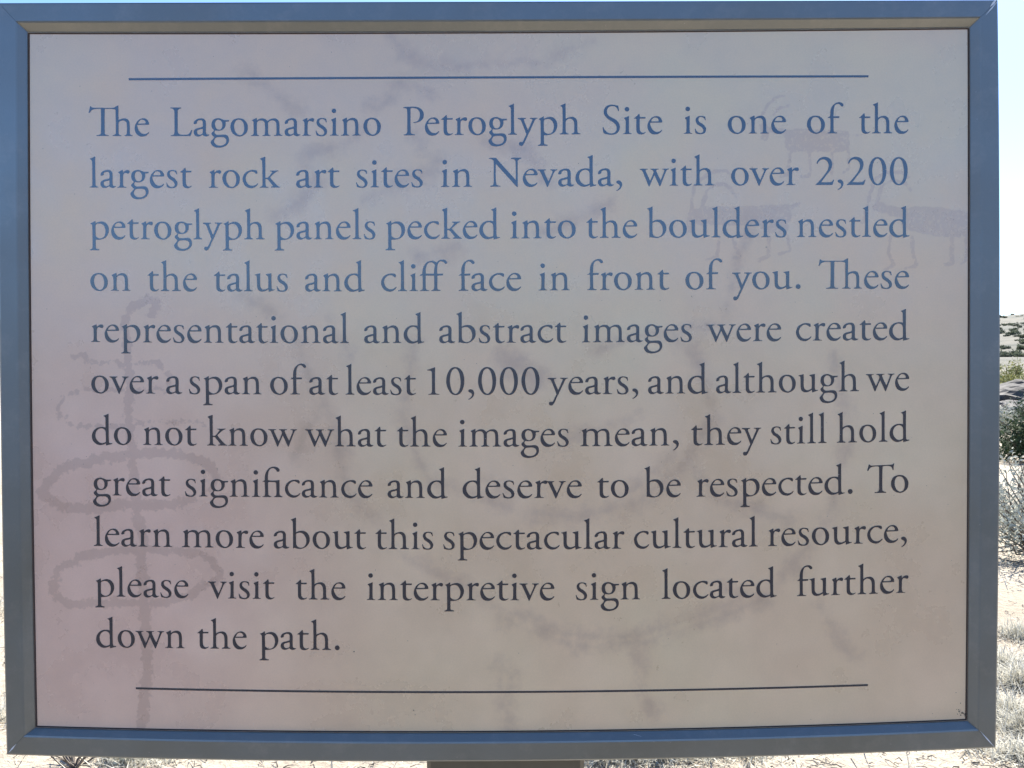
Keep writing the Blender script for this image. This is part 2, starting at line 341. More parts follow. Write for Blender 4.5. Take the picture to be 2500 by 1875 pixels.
bpw = N(g, 'ShaderNodeBump', Strength=0.35, Distance=0.004); L(g, wav, bpw.inputs['Height']); L(g, bpw.outputs[0], b.inputs['Normal'])
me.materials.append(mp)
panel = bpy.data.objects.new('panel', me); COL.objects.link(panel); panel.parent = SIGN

mi, g, b = mat('text_ink')
tx = N(g, 'ShaderNodeTexCoord'); fn = N(g, 'ShaderNodeTexNoise', Scale=700.0, Detail=3.0); L(g, tx.outputs['Object'], fn.inputs['Vector'])
L(g, mixc(g, fn.outputs[0], (0.004, 0.007, 0.018), (0.012, 0.018, 0.040)), b.inputs['Base Color'])
b.inputs['Roughness'].default_value = 0.20; b.inputs['Specular IOR Level'].default_value = 1.0; b.inputs['IOR'].default_value = 1.70

GLYPHS = {
'Th':(1069,20,27,'42,720! 55,714 82,691 150,680 339,680 548,678 621,685 657,709 722,740! 729,736! 728,386! 787,409 867,426 939,412 982,365 1000,293 1003,177 1003,61 1018,33 1069,17! 1068,0! 867,0! 874,18! 917,36 930,69 930,278 910,340 867,369 816,374 765,358 731,318! 728,61 740,33 794,14! 791,0! 577,0! 584,18! 642,36 659,69 659,618 646,639 621,649 556,655 425,655 393,651! 388,76 404,36 487,17! 483,0! 183,0! 190,18! 273,36 295,69 299,647! 281,655 208,655 122,644 71,618 42,582 20,550! 0,559! 20,633 35,705'),
'e':(353,27,20,'346,273! 353,289 347,329 318,380 275,416 203,429 116,401 51,336 11,257 0,192 11,112 51,40 116,-4 188,-14 260,0 318,40 353,87! 336,96! 289,58 224,46 159,69 101,134 71,206 61,270!|81,300! 108,354 152,391 199,394 242,376 268,336 264,313 242,300!'),
'L':(527,25,10,'0,690! 265,690! 267,671! 212,656 185,624 178,570 175,235 176,108 203,54 249,34 402,34 457,63 502,145! 527,145! 511,72 482,0! 0,0! 0,14! 59,29 90,63 97,145 97,570 88,633 59,660 0,674!'),
'a':(384,27,3,'0,307! 5,330 30,371 84,407 156,425 202,427 256,411 292,362 299,289 297,145 301,72 324,41 381,36! 384,29! 351,5 310,-9 274,-7 238,9 211,32! 165,5 102,-11 43,5 7,45 0,99 16,145 66,181 147,203 206,219 222,235 224,289 220,344 202,375 165,384 120,375 84,348 80,316 61,298 12,287!|220,176! 147,158 93,140 80,108 89,63 120,36 156,32 202,50 218,68 222,145'),
'g':(452,27,0,'448,384! 452,375 443,353! 371,345! 364,325 366,289 353,226 307,163 244,134 181,128 113,137! 95,104 101,63 136,32 199,25 298,32 371,27 416,0 440,-63 439,-136 407,-199 353,-244 271,-273 181,-282 90,-267 36,-231 5,-181 0,-136 27,-104 63,-63 86,-25! 45,9 20,45 23,77 59,108 86,140! 45,181 23,235 23,298 41,362 90,407 154,427 217,427 271,407 335,382!|190,393 244,375 280,316 285,244 267,190 226,156 190,156 145,176 113,235 107,307 127,362 158,389|127,-41! 172,-30 271,-27 335,-41 371,-81 378,-136 357,-181 298,-222 217,-235 145,-217 95,-172 80,-122 99,-72'),
'o':(425,29,40,'214,427 309,407 382,344 422,262 425,181 400,90 336,27 264,-7 210,-11 128,9 56,63 13,145 0,226 20,316 74,389 146,420|210,393 269,375 318,307 336,217 332,127 300,54 255,23 214,20 156,54 110,127 90,217 101,307 137,371 174,391'),
'm':(769,33,30,'31,383! 140,433! 145,427! 150,373! 194,401 252,421 302,421 353,409 396,373 411,358! 454,391 512,416 563,423 621,416 664,383 689,333 697,268 700,72 718,36 769,18! 769,0! 561,0! 566,16! 606,25 624,58 624,268 613,325 584,362 548,373 498,373 451,351 425,318 422,231 420,72 436,33 480,14! 480,0! 281,0! 284,14! 328,29 344,58 346,231 339,311 317,351 281,370 237,373 187,362 158,333 149,297 145,72 161,33 201,14! 200,0! 0,0! 2,14! 49,29 67,58 67,311 60,347 31,373!'),
'r':(303,31,2,'23,382! 128,431! 136,424! 140,363! 181,400 235,424 285,420 303,391 294,354 267,339 235,350 194,359 163,345 145,305 140,214 140,70 158,29 222,14! 222,0! 0,0! 2,14! 45,29 61,70 63,287 59,332 23,370!'),
's':(278,31,42,'271,327! 249,323! 240,359 208,391 163,404 118,395 90,359 95,314 136,269 190,237 244,187 276,128 278,88 258,33 208,-3 145,-12 81,-7 23,11! 14,52 0,119! 18,122! 36,79 77,33 136,15 181,24 208,56 206,97 181,142 127,183 63,228 32,278 23,323 32,368 68,409 127,427 181,427 226,418 255,409! 264,368'),
'i':(208,30,29,'30,388! 142,436! 149,429! 145,287 145,70 158,29 208,14! 205,0! 0,0! 5,14! 50,29 63,70 68,287 63,332 30,375!|O99,600,55'),
'n':(486,31,32,'30,384! 138,434! 145,428! 150,366! 206,407 278,428 342,420 396,375 416,312 423,212 423,68 441,27 486,15! 482,0! 278,0! 288,15! 333,30 349,68 346,267 333,330 301,366 251,375 197,366 156,330 146,267 146,68 161,27 202,14! 202,0! 0,0! 3,14! 48,27 69,68 69,285 61,335 30,368!'),
'P':(498,25,-5,'0,679! 73,687 155,689 277,689 374,669 456,612 495,539 498,474 480,408 431,352 358,315 252,296! 242,315! 301,323 350,347 386,400 403,474 397,555 366,612 309,648 236,661 195,659 177,644 175,547 175,107 187,50 212,34 278,20! 275,0! 7,0! 4,16! 65,33 88,67 94,156 94,579 85,632 61,653 2,659!'),
't':(283,27,16,'0,382! 51,419 92,456 120,484! 134,480! 141,435 147,407! 275,409! 282,395 271,373! 142,370! 139,313 139,134 153,69 190,33 230,28 277,49! 283,37! 247,8 190,-12 133,-8 88,16 63,61 58,126 59,362! 43,370 0,372!'),
'y':(482,-6,-18,'0,402! 204,402! 200,380! 161,375 152,357 161,317 249,103! 327,281 356,353 352,371 294,386! 297,404! 482,402! 479,388! 435,371 407,331 378,266 269,35 204,-103 161,-197 132,-240 103,-268 70,-273 38,-258 27,-226 34,-193 67,-181 106,-181 132,-153 168,-74 200,-12 204,9 193,46 95,302 67,353 45,367 0,380!'),
'p':(472,28,32,'19,380! 78,405 136,441! 142,438! 145,376! 201,405 259,421 317,423 389,398 447,333 472,253 469,174 433,87 375,29 302,-4 223,-16 147,-20! 147,-181 156,-231 179,-242 231,-250! 230,-273! 2,-275! 0,-257! 42,-242 64,-217 67,-145 65,282 60,333 42,358 19,370!|154,347 194,369 252,375 310,358 360,304 386,231 388,166 364,80 317,29 252,14 194,33 150,72 145,123 143,311'),
'h':(505,30,29,'16,698! 87,727 134,752! 145,746! 143,615 145,373! 203,405 268,421 325,421 383,391 420,333 430,253 433,80 448,36 505,20! 503,1! 288,0! 289,20! 340,36 353,72 353,253 336,325 300,365 253,380 203,369 159,336 146,297 146,80 159,40 216,18! 213,0! 0,0! 0,18! 51,33 67,65 69,593 64,644 47,669 16,687!'),
'l':(216,30,27,'16,698! 87,727 134,752! 145,746! 143,615 146,80 159,40 216,18! 213,0! 0,0! 0,18! 51,33 67,65 69,593 64,644 47,669 16,687!'),
'S':(414,35,45,'396,557! 374,556! 356,608 320,655 276,674 226,676 168,662 121,615 104,550 117,492 153,441 226,398 320,344 385,275 414,203 414,137 385,65 327,7 255,-14 182,-16 81,0 27,25! 12,80 0,166! 22,172! 45,116 95,58 161,22 226,16 284,33 327,80 338,137 327,203 276,268 190,325 103,391 48,463 30,528 41,600 88,669 153,702 226,712 298,703 341,691 374,689! 388,622'),
'f':(380,26,-102,'3,377! 39,401 63,425 66,452 66,512 81,591 112,657 160,711 220,744 286,753 341,738 374,705 380,675 365,654 338,651 310,675 280,704 244,714 202,702 172,669 153,609 145,530 142,413! 277,413! 281,398 274,373! 142,369! 143,259 146,78 160,33 226,21! 226,1! 0,0! 0,18! 45,27 66,60 68,259 66,368! 45,373 6,369!'),
'c':(378,31,8,'355,341! 335,332! 306,358 266,381 221,389 169,375 117,335 83,278 73,215 89,152 123,95 175,57 232,44 289,52 329,72 364,103! 378,97! 352,54 312,20 261,-6 203,-13 129,3 66,43 20,112 0,192 9,266 49,341 112,392 175,418 243,428 312,424 344,415 359,392 361,364'),
'k':(504,30,-10,'18,703! 73,727 139,750! 145,745! 143,610 143,241! 171,238 199,243 239,278 279,329 308,369 305,384 257,395! 261,410! 365,412 463,416! 467,404! 423,387 377,358 257,252! 308,183 423,60 457,32 504,14! 500,0! 277,0! 279,20! 308,29 325,37 314,60 216,180 188,206 145,206! 147,60 159,32 216,14! 214,0! 0,0! 2,17! 45,29 66,54 70,152 66,610 59,656 42,676 18,693!'),
'd':(498,26,12,'288,706! 342,723 403,753! 414,747! 412,603 412,301 416,90 433,39 469,33 496,36! 498,18! 451,3 397,-12 345,-24! 341,27! 300,6 252,-9 198,-16 125,0 59,48 14,115 0,181 8,259 47,338 113,398 192,425 264,429 312,422 336,415! 336,633 330,663 312,681 288,696!|228,395 276,386 318,356 336,313 339,241 339,78 324,54 288,42 240,33 180,54 125,108 92,175 88,253 113,325 168,377'),
',':(143,48,50,'4,90 19,121 55,131 98,121 134,78 143,30 131,-24 98,-72 49,-108 7,-124! 0,-112! 37,-87 74,-48 89,-12 80,24 49,48 16,66'),
'w':(717,-18,-10,'0,410! 197,410! 194,391! 152,385 146,360 164,312 254,119! 309,234 338,324 327,360 303,382 263,394! 265,410! 464,410! 461,392! 417,386 408,366 423,318 514,131! 568,258 604,354 604,379 592,388 550,397! 551,410! 717,411! 714,394! 670,379 652,354 628,300 505,-13! 485,-13! 360,258! 239,-13! 221,-13! 212,5 74,336 49,376 25,386 0,394!'),
'b':(463,33,42,'0,707! 61,729 119,757! 130,752! 128,592 127,393! 163,414 221,431 278,434 344,422 409,375 452,302 463,230 452,150 409,78 344,24 271,-5 213,-10 156,-5 105,7 72,12 58,-1! 51,2! 54,158 51,592 47,650 33,678 0,697!|130,360! 170,378 221,386 278,375 329,331 365,266 380,187 369,114 336,56 286,24 228,19 170,42 137,85 128,158'),
'u':(492,28,17,'0,404! 61,420 127,436! 135,429! 134,302 134,158 148,93 184,53 228,42 278,53 333,82! 335,331 325,367 307,382 276,396! 278,412! 409,436! 416,429! 416,302 416,100 430,53 492,49! 492,31! 423,9 347,-16! 340,49! 278,13 221,-5 170,-9 119,6 80,42 60,100 54,302 47,367 33,383 0,393!'),
'N':(773,20,8,'0,697! 175,697! 203,654 639,158! 641,402 635,597 618,646 594,661 529,675! 529,697! 773,697! 773,679! 716,658 692,622 685,483 688,-9! 666,-13! 610,48 163,557! 159,402 161,158 171,76 191,40 270,15! 269,-1! 24,-1! 26,15! 81,32 106,60 112,239 114,581 106,630 81,654 49,670 0,677!'),
'v':(469,-18,-5,'0,409! 198,409! 191,389! 159,381 151,365 167,316 258,120! 313,242 354,348 346,377 303,393! 307,409! 469,409! 466,391! 419,369 386,316 242,-14! 224,-14! 69,340 45,373 0,389!'),
'2':(449,35,35,'26,516! 46,582 100,647 176,677 252,677 328,652 382,592 404,506 387,419 339,332 252,224 138,66! 349,66 393,82 434,128! 449,126! 431,61 409,0! 0,0! 0,9! 100,104 208,234 284,343 317,440 311,516 273,582 219,614 165,620 100,592 51,516!'),
'0':(430,43,43,'215,673 302,651 378,575 421,456 430,336 416,206 367,76 291,5 220,-9 139,11 63,98 14,217 0,336 20,477 74,597 139,656|215,638 269,608 312,521 334,412 343,304 329,174 291,76 237,24 204,24 150,65 112,163 90,293 90,401 112,521 150,602'),
'1':(288,109,122,'0,608! 47,620 118,646 182,671! 191,665! 188,505 188,94 197,47 217,26 288,16! 285,0! 21,0! 22,16! 76,26 106,59 112,153 112,517 103,564 82,583 3,590!'),
'ff':(668,20,-80,'1,387! 33,403 62,419 65,460 73,525 103,607 152,677 217,718 293,731 358,721 410,691! 445,723 499,750 564,761 619,750 659,718 668,691 657,665 635,658 608,674 581,702 543,718 505,718 472,699 445,655 431,590 426,504 426,417! 564,418! 569,403 559,376! 428,373! 429,265 429,80 442,37 506,18! 504,0! 281,0! 282,16! 320,29 347,59 352,211 350,373! 149,373! 142,265 145,80 160,37 228,18! 227,0! 0,0! 3,16! 49,29 68,59 71,211 69,373! 5,373!|149,418! 347,418! 350,482 361,563 374,620! 347,661 309,688 266,696 222,685 179,639 155,574 145,504'),
'fi':(494,21,29,'0,375! 27,392 57,413 60,457 65,522 87,598 130,668 190,720 255,742 315,744 374,725 418,687 426,658 412,628 385,617 358,633 331,674 293,701 250,706 206,690 168,647 147,576 138,489 137,415! 201,405 309,405 412,420! 422,416! 421,294 421,88 434,44 494,17! 488,0! 285,0! 288,17! 320,28 339,55 345,131 339,294 335,343 320,359 288,366 174,367 141,362! 141,240 144,88 155,44 220,17! 217,0! 0,0! 3,15! 43,28 62,55 65,131 61,294 55,367! 27,373 3,369!'),
'T':(665,20,-112,'45,716! 64,695 97,678 205,678 368,681 558,685 617,692 647,716! 665,716! 655,678 647,624 645,553! 623,553! 612,591 596,624 563,646 504,657 422,657 381,648! 373,515 371,92 384,49 466,24! 463,1! 183,0! 183,22! 254,33 284,65 292,163 292,461 289,640! 249,651 183,651 113,640 69,613 26,548! 0,553! 15,613 34,678'),
'.':(120,65,60,'O60,55,60'),
}
TEXT = [
((-0.041, 0.009, 0.196, 161.118),[('The', -268.15, 39.43), ('Lagomarsino', -214.72, 137.49), ('Petroglyph', -62.42, 115.77), ('Site', 67.83, 39.07), ('is', 120.98, 14.61), ('one', 149.8, 38.14), ('of', 201.62, 23.93), ('the', 235.81, 32.25)]),
((-0.036, 0.039, 0.172, 127.278),[('largest', -268.03, 66.8), ('rock', -189.97, 46.64), ('art', -132.87, 28.35), ('sites', -93.66, 43.64), ('in', -38.22, 20.45), ('Nevada,', -6.57, 87.11), ('with', 92.14, 48.7), ('over', 151.98, 44.28), ('2,200', 207.26, 60.32)]),
((-0.035, 0.051, 0.098, 93.396),[('petroglyph', -268.25, 114.6), ('panels', -147.21, 65.94), ('pecked', -74.63, 75.01), ('into', 7.1, 42.88), ('the', 57.09, 33.22), ('boulders', 96.96, 91.23), ('nestled', 195.04, 73.73)]),
((-0.041, 0.102, 0.124, 59.261),[('on', -268.21, 26.3), ('the', -230.7, 32.35), ('talus', -187.21, 48.33), ('and', -127.47, 39.0), ('cliff', -77.66, 43.31), ('face', -26.83, 40.96), ('in', 25.62, 20.48), ('front', 57.46, 53.8), ('of', 121.87, 24.19), ('you.', 152.58, 44.88), ('These', 209.15, 59.47)]),
((-0.017, 0.175, -0.034, 25.112),[('representational', -268.09, 169.06), ('and', -88.96, 39.31), ('abstract', -39.77, 83.47), ('images', 53.85, 72.2), ('were', 135.6, 49.08), ('created', 194.43, 74.45)]),
((0.008, 0.272, -0.145, -8.951),[('over', -268.31, 44.09), ('a', -219.18, 10.55), ('span', -204.33, 47.73), ('of', -150.96, 23.66), ('at', -125.28, 18.96), ('least', -101.41, 46.19), ('10,000', -47.82, 73.78), ('years,', 31.34, 59.4), ('and', 97.27, 39.36), ('although', 141.94, 93.81), ('we', 240.33, 28.47)]),
((0.026, 0.35, -0.223, -43.104),[('do', -268.26, 25.83), ('not', -234.7, 35.18), ('know', -192.67, 59.27), ('what', -128.22, 53.29), ('the', -67.86, 32.77), ('images', -27.62, 72.56), ('mean,', 52.62, 64.7), ('they', 125.47, 46.19), ('still', 177.59, 36.97), ('hold', 221.36, 47.62)]),
((0.035, 0.399, -0.331, -76.981),[('great', -267.94, 50.88), ('significance', -207.57, 123.35), ('and', -74.19, 39.47), ('deserve', -24.89, 78.34), ('to', 63.62, 20.62), ('be', 94.75, 23.85), ('respected.', 128.92, 102.78), ('To', 241.26, 27.1)]),
((0.046, 0.502, -0.295, -110.833),[('learn', -267.68, 51.39), ('more', -209.76, 53.83), ('about', -149.33, 60.65), ('this', -82.42, 37.95), ('spectacular', -37.87, 119.33), ('cultural', 87.73, 81.46), ('resource,', 175.94, 91.47)]),
((0.033, 0.544, -0.253, -144.475),[('please', -267.16, 61.34), ('visit', -192.81, 43.62), ('the', -135.23, 32.84), ('interpretive', -88.5, 123.72), ('sign', 49.25, 42.51), ('located', 105.93, 75.72), ('further', 195.09, 73.45)]),
((-1.704, -178.787),[('down', -266.83, 58.15), ('the', -200.19, 32.45), ('path.', -159.44, 52.97)]),
]
SV = 0.02690
def contour(s):
    if s[0] == 'O':
        x, y, r = map(float, s[1:].split(',')); return [(x+r*math.cos(a*math.pi/12), y+r*math.sin(a*math.pi/12)) for a in range(24)]
    P = []
    for t in s.split():
        c = t.endswith('!'); x, y = map(float, t.rstrip('!').split(',')); P.append((x, y, c))
    n = len(P); out = []
    def tan(i, ahead):
        p, a, c = P[i], P[i-1], P[(i+1) % n]
        if p[2]: return None
        return ((c[0]-a[0])*0.5, (c[1]-a[1])*0.5)
    for i in range(n):
        p, r = P[i], P[(i+1) % n]; out.append((p[0], p[1]))
        d = math.hypot(r[0]-p[0], r[1]-p[1])
        if p[2] and r[2] or d < 12: continue
        def scl(t, i0):       # keep tangents no longer than the chord
            if t is None: return None
            l = math.hypot(*t) or 1; k = min(1, d/l); k = d/l; return (t[0]*k, t[1]*k)
        t0, t1 = scl(tan(i, 1), i), scl(tan((i+1) % n, 0), i)
        if t0 is None and t1 is None: continue
        ch = (r[0]-p[0], r[1]-p[1])
        if t0 is None: t0 = (2*ch[0]-t1[0], 2*ch[1]-t1[1]); l = math.hypot(*t0) or 1; t0 = (t0[0]*d/l, t0[1]*d/l)
        if t1 is None: t1 = (2*ch[0]-t0[0], 2*ch[1]-t0[1]); l = math.hypot(*t1) or 1; t1 = (t1[0]*d/l, t1[1]*d/l)
        k = 6 if d > 60 else 4
        for j in range(1, k):
            u = j/k; h1 = 2*u**3-3*u*u+1; h2 = u**3-2*u*u+u; h3 = -2*u**3+3*u*u; h4 = u**3-u*u
            out.append((h1*p[0]+h2*t0[0]+h3*r[0]+h4*t1[0], h1*p[1]+h2*t0[1]+h3*r[1]+h4*t1[1]))
    return out
CACHE = {}
def glyph(n):
    if n not in CACHE:
        cs = GLYPHS[n][3].split('|'); pc = [contour(c) for c in cs]
        groups = [[pc[0]]] if n != 'i' else [[pc[0]], [pc[1]]]
        if n != 'i': groups[0] += pc[1:]
        V, F = [], []
        for gp in groups:
            b0 = len(V); allp = [p for c in gp for p in c]
            tris = tessellate_polygon([[Vector((p[0], p[1], 0)) for p in c] for c in gp])
            V += allp; F += [tuple(b0+i for i in t) for t in tris]
        CACHE[n] = (V, F)
    return CACHE[n]
def toks(wd):
    o = []; i = 0
    while i < len(wd):
        for l in ('Th', 'ff', 'fi'):
            if wd.startswith(l, i): o.append(l); i += 2; break
        else: o.append(wd[i]); i += 1
    return o
KERN = {('P', 'e'): 5, ('r', 'g'): -10, ('r', 'v'): -15}
YT = 4.38
for poly, words in TEXT:
    V, F = [], []
    for wd, xl, wid in words:
        t = toks(wd); x = 0; pp = []
        for i, c in enumerate(t):
            if i: x += GLYPHS[t[i-1]][2]+GLYPHS[c][1]+KERN.get((t[i-1], c), 0)
            pp.append(x); x += GLYPHS[c][0]
        nw = max(p+GLYPHS[c][0] for p, c in zip(pp, t)); sx = wid/nw
        for p, c in zip(pp, t):
            gv, gf = glyph(c); b0 = len(V)
            for (a, z) in gv:
                X = xl+(p+a)*sx; V.append(loc(X, YT, np.polyval(poly, X/100)+z*SV))
            F += [tuple(b0+i for i in f) for f in gf]
    o = part('text_line', V, F, mi, panel)
    if abs(o.data.polygons[0].normal.y+1) > 0.5: o.data.flip_normals()
    tag(o, 'printed text line reading "'+' '.join(x[0] for x in words)+'"')
def rule(c, xa, xb, th):
    V, F = [], []; n = 40
    for i in range(n+1):
        x = xa+(xb-xa)*i/n; z = q(c, x); V += [loc(x, YT, z-th/2), loc(x, YT, z+th/2)]
    for i in range(n): F.append((2*i, 2*i+2, 2*i+3, 2*i+1))
    return part('rule_line', V, F, mi, panel)
tag(rule((-4e-6, -0.0001, 198.45), -241.85, 241.8, 1.35), 'thin blue printed rule above the text')
tag(rule((6.12e-5, -0.00025, -205.24), -241.0, 241.9, 1.3), 'thin dark printed rule below the text')

# added dark strip: shade of the gap between bevel and panel, as colour
mk, g, b = mat('gap_shade_dark'); b.inputs['Base Color'].default_value = (0.055, 0.034, 0.026, 1); b.inputs['Roughness'].default_value = 0.75
V, F = [], []
def loop_(k, dd, off):
    out = []
    cs = [corner(LEF, TOP, 'f', 'p', 1.0), corner(RIG, TOP, 'f', 'p', 1.0), corner(RIG, BOT, 'f', 'p', 1.0), corner(LEF, BOT, 'f', 'p', 1.0)]
    for s in range(4):
        (xa, za), (xb, zb) = cs[s], cs[(s+1) % 4]
        for i in range(24):
            t = i/24; x = xa+(xb-xa)*t; z = za+(zb-za)*t
            if s == 0: z = q(TOP['p'], x)
            if s == 1: x = q(RIG['p'], z)
            if s == 2: z = q(BOT['p'], x)
            if s == 3: x = q(LEF['p'], z)
            out.append(loc(x-math.copysign(off, x)*(1 if abs(x) > 300 else 0), dd, z-math.copysign(off, z)*(1 if abs(z) > 220 else 0)))
    return out
V = loop_(0, 4.30, -0.6)+loop_(0, 3.60, 0.35)+loop_(0, 4.44, 0.95); n4 = 96
for r in range(2):
    for i in range(n4): F.append((r*n4+i, r*n4+(i+1) % n4, (r+1)*n4+(i+1) % n4, (r+1)*n4+i))
part('gap_shade', V, F, mk)

# specks and scuffs
ms, g, b = mat('dirt'); b.inputs['Base Color'].default_value = (0.09, 0.07, 0.055, 1); b.inputs['Roughness'].default_value = 0.8
V, F = [], []
def blob(x, z, r, d=4.34):
    b0 = len(V); k = 9
    for i in range(k):
        a = 2*math.pi*i/k; rr0 = r*random.uniform(0.6, 1.2); V.append(loc(x+rr0*math.cos(a), d, z+rr0*math.sin(a)))
    F.append(tuple(range(b0+k-1, b0-1, -1)))
for px, pz, r in ((-97, -178, 0.5), (-58, -217, 0.45), (-57, -220, 0.3), (303, -214, 0.35), (300, -207, 0.3), (126, 55, 0.3), (175, 87, 0.3), (-30, 25, 0.25), (215, -90, 0.25)): blob(px, pz, r)
for i in range(34):
    a = random.random(); blob(307.3-8*a*random.random(), -220.5+a*7*random.uniform(0.3, 1)-3, random.uniform(0.15, 0.55))
for i in range(260): blob(random.uniform(-300, 300), random.uniform(-225, 225), random.uniform(0.08, 0.24))
tag(part('dirt_speck', V, F, ms, panel), 'tiny dark specks and a scuffed lower right corner', kind='stuff')
mdu, g, b = mat('pale_dust'); b.inputs['Base Color'].default_value = (0.75, 0.72, 0.66, 1); b.inputs['Roughness'].default_value = 0.9
V, F = [], []
for i in range(240): blob(random.uniform(-302, 302), random.uniform(-226, 226), random.uniform(0.07, 0.2))
tag(part('dust_speck', V, F, mdu, panel), 'tiny pale dust specks on the panel', kind='stuff')
mw, g, b = mat('bare_metal'); b.inputs['Base Color'].default_value = (0.75, 0.75, 0.74, 1); b.inputs['Roughness'].default_value = 0.5
def scratch(rl, pts, wd):
    for (x0, y0, z0, x1, y1, z1) in pts:
        V = []
        dx, dz = x1-x0, z1-z0; l = math.hypot(dx, dz); nx, nz_ = -dz/l*wd/2, dx/l*wd/2
        V += [loc(x0, y0, z0), loc((x0+x1)/2+nx, (y0+y1)/2, (z0+z1)/2+nz_), loc(x1, y1, z1), loc((x0+x1)/2-nx, (y0+y1)/2, (z0+z1)/2-nz_)]
        part('scratch_mark', V, [(0, 1, 2, 3)], mw, rl)
scratch(rr_, [(324.0, -0.15, 245.2, 315.6, -0.15, 235.4), (323.5, -0.15, -241.8, 313.5, -0.15, -230.6)], 0.8)
scratch(rr_, [(323.2, -0.2, 246.2, 318.6, -0.2, 240.9)], 1.7)
scratch(rl_, [(-323.0, -0.15, -242.2, -317.5, -0.15, -236.0)], 0.9)
bz = -234.4
scratch(rb_, [(-9.5, 3.3, bz+1.2, -9.9, 1.9, bz-.3), (13.5, 3.3, bz+1.2, 13.6, 1.7, bz-.5), (31.5, 3.4, bz+1.3, 31.6, 2.4, bz+.3), (83, 3.5, bz+1.9, 92, 1.7, bz+.4)], 0.55)

# backing board and post
mb, g, b = mat('post_paint')
tx = N(g, 'ShaderNodeTexCoord'); nz = N(g, 'ShaderNodeTexNoise', Scale=60.0, Detail=6.0, Roughness=0.7); L(g, tx.outputs['Object'], nz.inputs['Vector'])
L(g, mixc(g, nz.outputs[0], (0.10, 0.083, 0.052), (0.16, 0.135, 0.088)), b.inputs['Base Color']); b.inputs['Roughness'].default_value = 0.55
def box(name, x0, x1, y0, y1, z0, z1, m, bev=0.0, parent=None):
    V = []; c = bev
    ring = [(x0+c, y0), (x1-c, y0), (x1, y0+c), (x1, y1-c), (x1-c, y1), (x0+c, y1), (x0, y1-c), (x0, y0+c)] if c else [(x0, y0), (x1, y0), (x1, y1), (x0, y1)]
    k = len(ring)
    for z in (z0, z1):
        for (x, y) in ring: V.append(loc(x, y, z))
    F = [(i, (i+1) % k, k+(i+1) % k, k+i) for i in range(k)]+[tuple(range(k-1, -1, -1)), tuple(range(k, 2*k))]
    return part(name, V, F, m, parent)
box('backing_board', -312, 312, 6, 22, -232, 232, mf)
box('post', -52.3, 56.8, 30, 132, -1330, 150, mb, 3.0)
box('mounting_plate', -70, 74, 22.5, 29.5, -120, 120, mf)

# ------------------------------------------------------------------ plants
def leafmat(name, c1, c2, tr=0.25):
    m_, g, b = mat(name)
    oi = N(g, 'ShaderNodeNewGeometry'); r = ramp(g, oi.outputs['Random Per Island'], [(0, c1), (1, c2)])
    L(g, r.outputs[0], b.inputs['Base Color']); b.inputs['Roughness'].default_value = 0.7; b.inputs['Specular IOR Level'].default_value = 0.2
    td = N(g, 'ShaderNodeBsdfTranslucent'); L(g, r.outputs[0], td.inputs[0]); ms_ = N(g, 'ShaderNodeMixShader', Fac=tr)
    out = g.nodes['Material Output']; L(g, b.outputs[0], ms_.inputs[1]); L(g, td.outputs[0], ms_.inputs[2]); L(g, ms_.outputs[0], out.inputs[0]); return m_
m_sage = leafmat('sage_leaves', (0.29, 0.30, 0.235), (0.47, 0.47, 0.38))
m_rab = leafmat('rabbitbrush_leaves', (0.20, 0.21, 0.07), (0.33, 0.31, 0.10))
m_jun = leafmat('juniper_leaves', (0.025, 0.045, 0.018), (0.075, 0.105, 0.045))
m_straw = leafmat('straw', (0.33, 0.31, 0.245), (0.60, 0.575, 0.48), 0.25)
m_bark, g, b = mat('bark'); b.inputs['Base Color'].default_value = (0.12, 0.10, 0.08, 1); b.inputs['Roughness'].default_value = 0.9
def tube(V, F, pts, r0, r1, k=4):
    b0 = len(V); n = len(pts)
    for i, p in enumerate(pts):
        d = (Vector(pts[min(i+1, n-1)])-Vector(pts[max(i-1, 0)])).normalized(); a = d.orthogonal().normalized(); c = d.cross(a); r = r0+(r1-r0)*i/(n-1)
        for j in range(k):
            t = 2*math.pi*j/k; V.append(Vector(p)+a*(r*math.cos(t))+c*(r*math.sin(t)))
    for i in range(n-1):
        for j in range(k): F.append((b0+i*k+j, b0+i*k+(j+1) % k, b0+(i+1)*k+(j+1) % k, b0+(i+1)*k+j))
